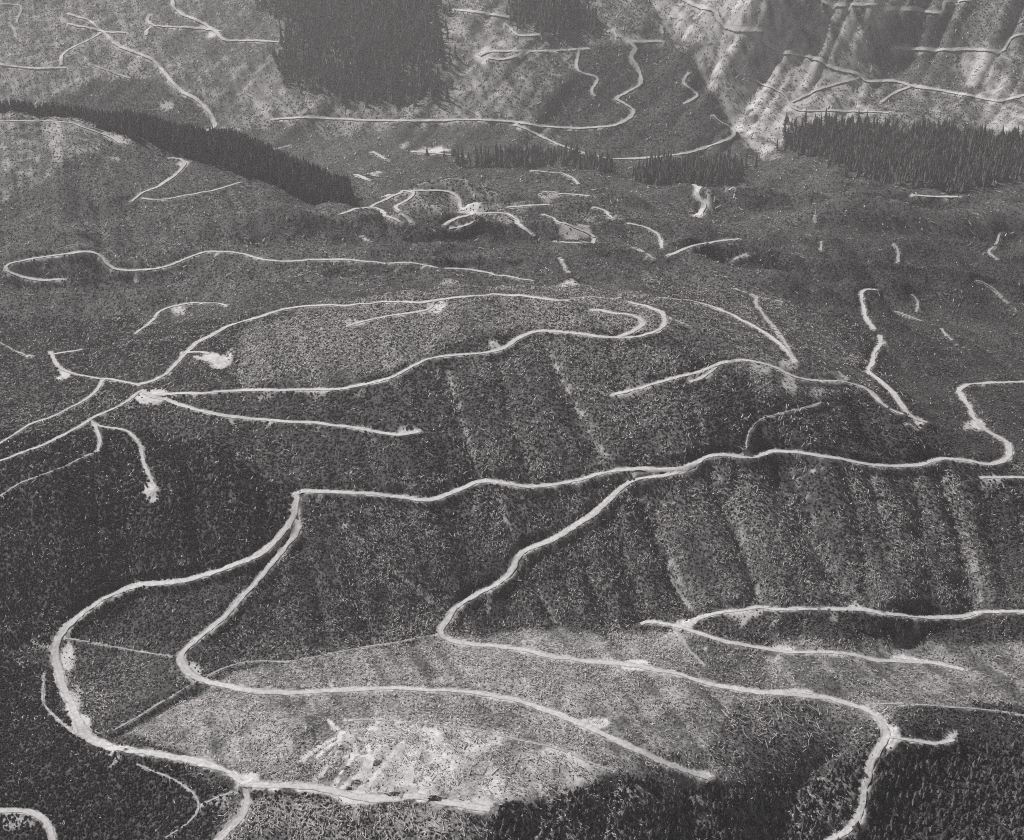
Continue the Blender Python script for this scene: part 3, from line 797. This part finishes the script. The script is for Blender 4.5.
def cluster(name, x, y, z, r, h, mat, sides=5, dome=False, seed=0, tone=None, sink=.1):
    """One mesh of many low bushes (cone or dome, uneven)."""
    rng = np.random.default_rng(500 + seed)
    n = len(x)
    a = rng.random(n)[:, None] * 6.283 + np.arange(sides)[None] * 6.283 / sides
    rr = r[:, None] * (0.65 + 0.7 * rng.random((n, sides)))
    if dome:
        ring0 = np.stack([x[:, None] + rr * .75 * np.cos(a), y[:, None] + rr * .75 * np.sin(a), (z - sink * h)[:, None] + 0 * a], 2)
        ring1 = np.stack([x[:, None] + rr * np.cos(a + .3), y[:, None] + rr * np.sin(a + .3), z[:, None] + h[:, None] * (.35 + .25 * rng.random((n, sides)))], 2)
        apex = np.stack([x + r * .3 * (rng.random(n) - .5), y + r * .3 * (rng.random(n) - .5), z + h], 1)[:, None]
        V = np.concatenate([ring0, ring1, apex], 1)
        m = 2 * sides + 1
        T, Q = [], []
        for k in range(sides):
            q = (k + 1) % sides
            T += [(k, q, sides + q), (k, sides + q, sides + k), (sides + k, sides + q, 2 * sides)]
        T = np.array(T)
    else:
        ring0 = np.stack([x[:, None] + rr * np.cos(a), y[:, None] + rr * np.sin(a), (z - sink * h)[:, None] + h[:, None] * .25 * rng.random((n, sides))], 2)
        apex = np.stack([x + r * .35 * (rng.random(n) - .5), y + r * .35 * (rng.random(n) - .5), z + h], 1)[:, None]
        V = np.concatenate([ring0, apex], 1)
        m = sides + 1
        T = np.array([(k, (k + 1) % sides, sides) for k in range(sides)])
    F = (np.arange(n)[:, None, None] * m + T[None]).reshape(-1, 3)
    tn = rng.random(n) if tone is None else tone
    return add_mesh(name, V.reshape(-1, 3), F, None, mat, False, {'tone': np.repeat(tn, m)})


def fbrush(hmin, hmax):
    def f(x, y):
        v = sample(VEG, x, y)
        onr = sample(ON_ROAD.astype(float), x, y)
        pad = sample(BARE, x, y)
        return np.where(onr > .05, 0, v * 1.0) * (1 - .8 * np.clip(pad - .2, 0, 1))
    return f


# regrowth brush, denser and finer near the viewpoint
BANDS = [(760, 1250, 1.65, 1.0, 5, True), (1250, 1750, 2.1, 1.3, 5, True), (1750, 2500, 3.0, 1.9, 5, False), (2500, 3300, 4.2, 2.7, 5, False), (3300, 4900, 4.6, 2.4, 4, False)]
nb = 0
for k, (y0, y1, spc, rad, sides, dome) in enumerate(BANDS):
    x, y = scatter(y0, y1, spc, fbrush(0, 0), seed=k)
    z = sample(ZZ, x, y)
    vh = sample(VH, x, y)
    rng = np.random.default_rng(900 + k)
    sz = (.6 + .8 * rng.random(len(x)) ** 1.5)
    r = rad * sz * (.35 + .65 * np.minimum(vh, 1))
    h = rad * 1.1 * sz * vh * (.8 + .5 * rng.random(len(x)))
    tn = np.clip(.62 + .35 * fbm(x / 45, y / 45, 131, 2) + .55 * (rng.random(len(x)) - .5), 0, 1)
    tn = tn * (1 - .78 * np.clip((vh - .55) / .6, 0, 1))       # tone lowered as the brush gets taller
    me = cluster('brush', x, y, z, r, h, M_brush, sides, dome, k, tn)
    link('brush_cover', me, 'stuff', 'dark low regrowth brush covering the logged slopes')
    nb += len(x)
print('brush', nb)

# ------------------------------------------------------------------ slash: bleached sticks and stumps
def logs_mesh(name, x, y, L, rad, az, mat, seed, rise=1.7):
    rng = np.random.default_rng(seed)
    n = len(x)
    dx, dy = np.cos(az) * L / 2, np.sin(az) * L / 2
    za = sample(ZZ, x - dx, y - dy) + rad + rise * rng.random(n); zb = sample(ZZ, x + dx, y + dy) + rad + rise * rng.random(n)
    A = np.stack([x - dx, y - dy, za], 1); B = np.stack([x + dx, y + dy, zb], 1)
    nx, ny = -np.sin(az), np.cos(az)
    V = []
    for P, t in ((A, 1.0), (B, .6)):
        for ang in (math.pi / 6, math.pi * 5 / 6, math.pi * 1.5):
            c, s = math.cos(ang) * rad * t, math.sin(ang) * rad * t
            V.append(P + np.stack([nx * c, ny * c, s + 0 * c], 1))
    V = np.stack(V, 1)
    T = np.array([(0, 1, 4), (0, 4, 3), (1, 2, 5), (1, 5, 4), (2, 0, 3), (2, 3, 5), (0, 2, 1), (3, 4, 5)])
    F = (np.arange(n)[:, None, None] * 6 + T[None]).reshape(-1, 3)
    return add_mesh(name, V.reshape(-1, 3), F, None, mat, False, {'tone': np.repeat(rng.random(n), 6)})


def fslash(x, y):
    v = sample(SL, x, y)
    onr = sample(ON_ROAD.astype(float), x, y)
    cl = np.clip(.5 + 1.2 * fbm(x / 12, y / 12, 141, 2), 0.05, 2)
    return np.where(onr > .05, 0, v * .75 * cl)


ns = 0
for k, (y0, y1, spc, L_, rd) in enumerate([(760, 1250, 1.8, 2.3, .30), (1250, 1750, 2.2, 2.8, .40), (1750, 2500, 5.0, 4, .6), (2500, 4900, 8.0, 8, 1.0)]):
    x, y = scatter(y0, y1, spc, fslash, seed=50 + k)
    rng = np.random.default_rng(70 + k)
    n = len(x)
    L = L_ * (.4 + 1.2 * rng.random(n) ** 1.6)
    az = np.where(rng.random(n) < .55, 1.9 + .45 * rng.standard_normal(n) + .8 * fbm(x / 90, y / 90, 151, 2), rng.random(n) * 3.14)
    me = logs_mesh('slash', x, y, L, rd * (.6 + .8 * rng.random(n)), az, M_wood, 200 + k)
    link('logging_slash', me, 'stuff', 'bleached broken sticks and logs littering the logged ground')
    ns += n
print('slash', ns)

# ------------------------------------------------------------------ old conifers
def conifer_mesh(name, x, y, z, h, r, mat, seed, tiers=3, sides=5, tone=None):
    rng = np.random.default_rng(seed)
    n = len(x)
    V, T = [], []
    m = 0
    for t in range(tiers):
        f0 = .10 + .78 * t / tiers; f1 = min(1.0, f0 + 1.25 / tiers) if t < tiers - 1 else 1.0
        a = rng.random(n)[:, None] * 6.283 + np.arange(sides)[None] * 6.283 / sides
        rr = r[:, None] * (1 - .82 * t / tiers) * (.6 + .8 * rng.random((n, sides)))
        ring = np.stack([x[:, None] + rr * np.cos(a), y[:, None] + rr * np.sin(a), z[:, None] + h[:, None] * (f0 + .10 * (rng.random((n, sides)) - .5))], 2)
        ap = np.stack([x, y, z + h * f1], 1)[:, None]
        V += [ring, ap]
        T += [(m + k, m + (k + 1) % sides, m + sides) for k in range(sides)]
        m += sides + 1
    # trunk
    a = np.arange(3) * 2.094
    tr = .012 * h
    for f, s in ((-.03, 1.0), (.45, .6)):
        V.append(np.stack([x[:, None] + tr[:, None] * s * np.cos(a), y[:, None] + tr[:, None] * s * np.sin(a), (z + h * f)[:, None] + 0 * a[None]], 2))
    for k in range(3):
        q = (k + 1) % 3
        T += [(m + k, m + q, m + 3 + q), (m + k, m + 3 + q, m + 3 + k)]
    m += 6
    V = np.concatenate(V, 1)
    T = np.array(T)
    F = (np.arange(n)[:, None, None] * m + T[None]).reshape(-1, 3)
    tn = rng.random(n) if tone is None else tone
    return add_mesh(name, V.reshape(-1, 3), F, None, mat, False, {'tone': np.repeat(tn, m)})


def fstand(x, y):
    return sample(STAND, x, y) ** 1.3 * np.clip(.85 + .35 * fbm(x / 60, y / 60, 161, 2), 0, 1)


tx_, ty_ = scatter(2300, 4900, 9.6, fstand, umax=.46, seed=80)
fr = lambda x, y: (sample(RIDGE, x, y) > .5) * .9
ax, ay = scatter(2250, 3300, 5.6, fr, umax=.5, seed=81)
q = sample(RIDGE, tx_, ty_) < .5
tx_ = np.concatenate([tx_[q], ax]); ty_ = np.concatenate([ty_[q], ay])
tb = sample(RIDGE_BEH, tx_, ty_)
onridge = sample(RIDGE, tx_, ty_) > .5
rng = np.random.default_rng(5)
th = (17 + 27 * rng.random(len(tx_))) * np.where(onridge, 1.0, .95)
th = np.where(onridge, th * np.interp(tx_ / ty_, [-.36, -.25, -.12], [.62, .75, .95]), th)
# the trees along the near edge of the ridge wood are objects of their own
infr = np.abs(tx_ / ty_) < .385
edge = np.where(onridge & infr, tb, 1e9)
sel = np.argsort(edge)[:300]
mask = np.ones(len(tx_), bool); mask[sel] = False
me = conifer_mesh('wood', tx_[mask], ty_[mask], sample(ZZ, tx_[mask], ty_[mask]), th[mask], (4.2 + 2.6 * rng.random(mask.sum())), M_conif, 6)
link('conifer_forest', me, 'stuff', 'dense dark old conifer woods left standing on ridge, valley floor and far mountain')
print('conifers', len(tx_))

# prototypes for single trees
def tree_parts(kind, seed, tiers, sides):
    one = np.zeros(1); o1 = np.ones(1)
    rng = np.random.default_rng(seed)
    V, T = [], []
    for t in range(tiers):
        f0 = .08 + .84 * t / tiers
        R0 = (.17 if kind == 'old' else .30) * (1 - .86 * (t / tiers) ** .9)
        b = len(V)
        for k in range(sides):
            a = k * 6.283 / sides + rng.random() * .5
            rr = R0 * (.55 + .75 * rng.random()) if k % 2 == 0 else R0 * .5
            V.append((rr * math.cos(a), rr * math.sin(a), f0 + .05 * (rng.random() - .6)))
        V.append((.01 * (rng.random() - .5), .01 * (rng.random() - .5), min(1.0, f0 + 1.6 / tiers)))
        T += [(b + k, b + (k + 1) % sides, b + sides) for k in range(sides)]
    crown = add_mesh('crown', np.array(V), np.array(T), None, M_conif if kind == 'old' else M_sap, False, {'tone': np.full(len(V), .35 + .6 * rng.random())})
    V = []
    for f, r_ in ((-.06, .016), (.3, .012), (.75, .005)):
        for k in range(6):
            V.append((r_ * math.cos(k * 1.0472), r_ * math.sin(k * 1.0472), f))
    Q = [(l * 6 + k, l * 6 + (k + 1) % 6, l * 6 + 6 + (k + 1) % 6, l * 6 + 6 + k) for l in range(2) for k in range(6)]
    trunk = add_mesh('trunk', np.array(V), None, np.array(Q), M_bark, True)
    return crown, trunk


OLD = [tree_parts('old', 10 + k, 6, 8) for k in range(6)]
YNG = [tree_parts('young', 30 + k, 5, 8) for k in range(6)]


def plant_tree(name, x, y, h, wide, protos, label, group, rnd):
    t = bpy.data.objects.new(name, None); COL.objects.link(t)
    t.empty_display_size = .5
    z = float(sample(ZZ, np.array([x]), np.array([y]))[0])
    t.location = (x, y, z); t.rotation_euler = (0, 0, rnd.random() * 6.28)
    t.scale = (h * wide, h * wide, h)
    t['label'] = label; t['category'] = 'tree'; t['group'] = group
    cr, tr = protos[rnd.randrange(len(protos))]
    link('crown', cr, parent=t); link('trunk', tr, parent=t)
    return t


rnd = random.Random(3)
for k in sel:
    plant_tree('conifer_tree', tx_[k], ty_[k], float(th[k]), .9 + .4 * rnd.random(), OLD,
               'tall dark conifer at the near edge of the ridge wood', 'conifers along the near edge of the ridge wood', rnd)

# young conifers on the dark slope under the bluff fork
def fyoung(x, y):
    onr = sample(ON_ROAD.astype(float), x, y)
    return (sample(VH, x, y) > 1.35) * (onr < .05) * (RDs(x, y) > 2.0) * .8


def RDs(x, y):
    return np.minimum(sample(np.minimum(RDIST, 50), x, y), 50)


x, y = scatter(800, 1250, 4.3, fyoung, umax=.46, seed=90)
dx, dy, dz = x, y, sample(ZZ, x, y) - CAMZ
dep = dy * cp - dz * sp
pxs = 512 + F * dx / dep; pys = 420 - F * (dz * cp + dy * sp) / dep
vis = (pxs > 5) & (pxs < 1019) & (pys > 600) & (pys < 834)
rs = np.random.default_rng(77)
hh = 3.6 + 4.0 * rs.random(len(x)) ** 1.5
right = vis & (pxs > 865)
mid = vis & (pxs < 850) & (pxs > 480)
score = np.where(right | mid, hh / dep, 0)
pick = np.argsort(-score)[:300]
mask = np.ones(len(x), bool); mask[pick] = False
for k in pick:
    if right[k]:
        lab, grp = 'bushy young conifer on the dark corner slope below the bluff fork', 'young conifers on the corner slope'
    else:
        lab, grp = 'dark young conifer on the steep shaded face of the bluff', 'young conifers on the bluff face'
    plant_tree('young_conifer', x[k], y[k], float(hh[k]), 1.5 + .5 * rnd.random(), YNG, lab, grp, rnd)
me = conifer_mesh('saplings', x[mask], y[mask], sample(ZZ, x[mask], y[mask]), hh[mask], .46 * hh[mask], M_sap, 16, 3, 6)
link('sapling_cover', me, 'stuff', 'thick dark growth of young conifers on the lowest slopes')

# ------------------------------------------------------------------ single logs, snags, brush piles
def log_mesh(seed, L=1.0):
    rng = np.random.default_rng(seed)
    V, Q = [], []
    S = 8
    for l, f in enumerate((0, .35, .7, 1.0)):
        r_ = .5 * (1 - .45 * f)
        for k in range(S):
            a = k * 6.283 / S
            V.append((f - .5, r_ * math.cos(a) * (.9 + .2 * rng.random()), r_ * math.sin(a) * (.9 + .2 * rng.random())))
    for l in range(3):
        for k in range(S):
            Q.append((l * S + k, l * S + (k + 1) % S, l * S + S + (k + 1) % S, l * S + S + k))
    b = len(V); V += [(-.5, 0, 0), (.5, 0, 0)]
    T = [(b, (k + 1) % S, k) for k in range(S)] + [(b + 1, 3 * S + k, 3 * S + (k + 1) % S) for k in range(S)]
    return add_mesh('log', np.array(V), np.array(T), np.array(Q), M_wood, True, {'tone': np.full(len(V), .5 + .5 * rng.random())})


LOGS = [log_mesh(60 + k) for k in range(4)]


def put_log(px, py, L, d, az, label, group=None, lift=.4):
    x, y = cast([px], [py])
    if sample(np.minimum(RDIST, 50), x, y)[0] < L / 2 + .5:
        return
    x, y = float(x[0]), float(y[0])
    dx, dy = math.cos(az) * L / 2, math.sin(az) * L / 2
    za, zb = sample(ZZ, np.array([x - dx, x + dx]), np.array([y - dy, y + dy]))
    o = link('fallen_log', LOGS[rnd.randrange(4)], None, label, 'log', group)
    o.location = (x, y, (za + zb) / 2 + d / 2 + lift)
    o.rotation_euler = (0, -math.atan2(zb - za, L), az)
    o.scale = (L, d, d)


LOGZ = [
 (250, 806, 335, 836, 60, 'bleached log in the tangled slash beside the bottom junction', 'logs in the slash beside the bottom junction'),
 (345, 806, 490, 836, 70, 'bleached log on the slash slope under the landing road', 'logs under the landing road'),
 (420, 735, 585, 785, 50, 'bleached log on the bright cut of the bench', 'logs on the bright cut'),
 (490, 665, 640, 705, 60, 'bleached log lying on the bench between the two bench roads', 'logs between the two bench roads'),
 (700, 700, 830, 745, 60, 'bleached log on the speckled bench above the dark bluff', 'logs above the dark bluff'),
]
for x0, y0, x1, y1, n, lab, grp in LOGZ:
    for k in range(n):
        put_log(rnd.uniform(x0, x1), rnd.uniform(y0, y1), rnd.uniform(5, 11), rnd.uniform(.5, .85), rnd.gauss(1.9, .6), lab, grp)


def put_pile(px, py, rx, ry, h, label):
    """Heap of sticks: a rough mound with branches poking out."""
    x, y = cast([px], [py]); x, y = float(x[0]), float(y[0])
    z = float(sample(ZZ, np.array([x]), np.array([y]))[0])
    o = bpy.data.objects.new('brush_pile', None); COL.objects.link(o); o.location = (x, y, z)
    o['label'] = label; o['category'] = 'brush pile'
    rng = np.random.default_rng(int(px * 7 + py))
    n, m = 14, 5
    V = [(0, 0, h)]
    for j in range(1, m + 1):
        for i in range(n):
            a = i * 6.283 / n; f = j / m
            q = (.62 + .3 * math.sin(a * 2 + px) * math.sin(a * 3 + py) + .35 * rng.random())
            V.append((rx * f * q * math.cos(a), ry * f * q * math.sin(a), h * (1 - f ** 1.8) * (.8 + .4 * rng.random()) - (.5 if j == m else 0)))
    T = [(0, 1 + i, 1 + (i + 1) % n) for i in range(n)]
    Q = [(1 + j * n + i, 1 + (j + 1) * n + i, 1 + (j + 1) * n + (i + 1) % n, 1 + j * n + (i + 1) % n) for j in range(m - 1) for i in range(n)]
    link('mound', add_mesh('mound', np.array(V), np.array(T), np.array(Q), M_pile, False), parent=o)
    for k in range(12):
        s = link('stick', LOGS[k % 4], parent=o)
        a = rng.random() * 6.28
        s.location = (rx * .6 * math.cos(a), ry * .7 * math.sin(a), h * .6)
        s.rotation_euler = (0, -.3 + .6 * rng.random(), rng.random() * 6.28)
        s.scale = (rx * 1.1, .28, .28)


for px, py, rx, ry, h, lab in [
    (434, 799, 8, 3.5, 3.2, 'large dark brush heap at the end of the landing road'),
    (395, 794.5, 9, 2.6, 2.4, 'long dark brush heap beside the middle of the landing road'),
    (349, 789, 5, 2, 1.8, 'small dark brush heap at the foot of the skid trails'),
    (358, 782, 5.5, 2.2, 1.8, 'dark brush heap lying among the skid trails'),
    (347, 768, 4.5, 2.0, 1.6, 'dark brush heap halfway up the scarred slope'),
    (341, 748, 3, 2.2, 2.2, 'round dark brush heap near the top of the skid trails'),
    (377, 762, 4, 5, 1.6, 'dark streak of brush between two skid trails'),
    (255, 793, 4.5, 2.2, 2.0, 'small dark brush heap by the bottom junction'),
    (974, 703, 4.0, 3.0, 3.0, 'dark brush heap beside the thin bench track'),
    (126, 750, 2.2, 1.6, 1.8, 'tiny dark brush heap on the edge of the wide loop road')]:
    put_pile(px, py, rx, ry, h, lab)


def put_snag(px, py, h, label, group):
    x, y = cast([px], [py]); x, y = float(x[0]), float(y[0])
    z = float(sample(ZZ, np.array([x]), np.array([y]))[0])
    o = bpy.data.objects.new('dead_snag', None); COL.objects.link(o); o.location = (x, y, z)
    o.rotation_euler = (rnd.gauss(0, .05), rnd.gauss(0, .05), rnd.random() * 6)
    o['label'] = label; o['category'] = 'dead tree'; o['group'] = group
    t = link('trunk', LOGS[0], parent=o); t.rotation_euler = (0, -math.pi / 2, 0); t.location = (0, 0, h / 2 - .5); t.scale = (h + 1, .8, .8)
    for k in range(4):
        b = link('branch', LOGS[1], parent=o)
        f = .45 + .13 * k; a = k * 2.2
        b.location = (math.cos(a) * .8, math.sin(a) * .8, h * f); b.rotation_euler = (0, -.3, a); b.scale = (1.8, .16, .16)


for px, py in [(330, 452), (334, 446), (336, 455), (327, 459), (283, 447), (296, 452), (276, 444), (309, 463), (339, 460), (262, 452)]:
    put_snag(px, py, rnd.uniform(8, 13), 'pale dead snag standing on the dark slope above the crest road corner', 'dead snags above the road corner')

# ------------------------------------------------------------------ sky, sun, haze
SUN_EL, SUN_AZ = 43.0, -50.0      # azimuth from +Y towards +X
w = bpy.data.worlds.new('World'); sc.world = w; w.use_nodes = True
nt = w.node_tree; nt.nodes.clear()
out = nt.nodes.new('ShaderNodeOutputWorld'); bg = nt.nodes.new('ShaderNodeBackground'); sky = nt.nodes.new('ShaderNodeTexSky')
sky.sky_type = 'NISHITA'; sky.sun_disc = False
sky.sun_elevation = R(SUN_EL); sky.sun_rotation = R(SUN_AZ)
bw = nt.nodes.new('ShaderNodeRGBToBW')
nt.links.new(sky.outputs[0], bw.inputs[0]); nt.links.new(bw.outputs[0], bg.inputs[0]); nt.links.new(bg.outputs[0], out.inputs[0])
bg.inputs[1].default_value = 0.05
ld = bpy.data.lights.new('sun', 'SUN'); ld.energy = 5.0; ld.angle = R(.53); ld.color = (1, .985, .97)
lo = bpy.data.objects.new('sun', ld); COL.objects.link(lo)
lo.location = (-2000, 4000, 4000)
from mathutils import Vector
sd = Vector((math.sin(R(SUN_AZ)) * math.cos(R(SUN_EL)), math.cos(R(SUN_AZ)) * math.cos(R(SUN_EL)), math.sin(R(SUN_EL))))
lo.rotation_euler = sd.to_track_quat('Z', 'Y').to_euler()

HAZE = 3.8e-5
if HAZE:
    hx, y0, y1 = 4800.0, -60.0, 7300.0
    z0, z1 = float(ZZ.min()) - 1.0, max(CAMZ + 20, float(ZZ.max()) + 60)
    V = np.array([(x, y, z) for z in (z0, z1) for y in (y0, y1) for x in (-hx, hx)])
    Q = np.array([(0, 2, 3, 1), (4, 5, 7, 6), (0, 1, 5, 4), (2, 6, 7, 3), (0, 4, 6, 2), (1, 3, 7, 5)])
    hm = bpy.data.materials.new('haze air'); hm.use_nodes = True
    t = hm.node_tree; t.nodes.clear()
    o_ = t.nodes.new('ShaderNodeOutputMaterial'); pv = t.nodes.new('ShaderNodeVolumePrincipled')
    pv.inputs['Color'].default_value = (.96, .93, .94, 1); pv.inputs['Density'].default_value = HAZE; pv.inputs['Anisotropy'].default_value = .25
    t.links.new(pv.outputs[0], o_.inputs['Volume'])
    link('haze', add_mesh('haze', V, None, Q, hm), 'stuff', 'thin pale haze over the hills')

# ------------------------------------------------------------------ render settings
sc.view_settings.view_transform = 'Standard'; sc.view_settings.look = 'None'
sc.view_settings.gamma = 1; sc.view_settings.exposure = 0.45; sc.view_settings.use_curve_mapping = False
sc.cycles.max_bounces = 4; sc.cycles.diffuse_bounces = 2; sc.cycles.glossy_bounces = 1; sc.cycles.volume_bounces = 1
sc.cycles.transparent_max_bounces = 4
sc.cycles.use_denoising = False
sc.cycles.use_adaptive_sampling = False
sc.cycles.filter_width = 1.1 if hasattr(sc.cycles, 'filter_width') else 1.5
sc.render.use_persistent_data = False
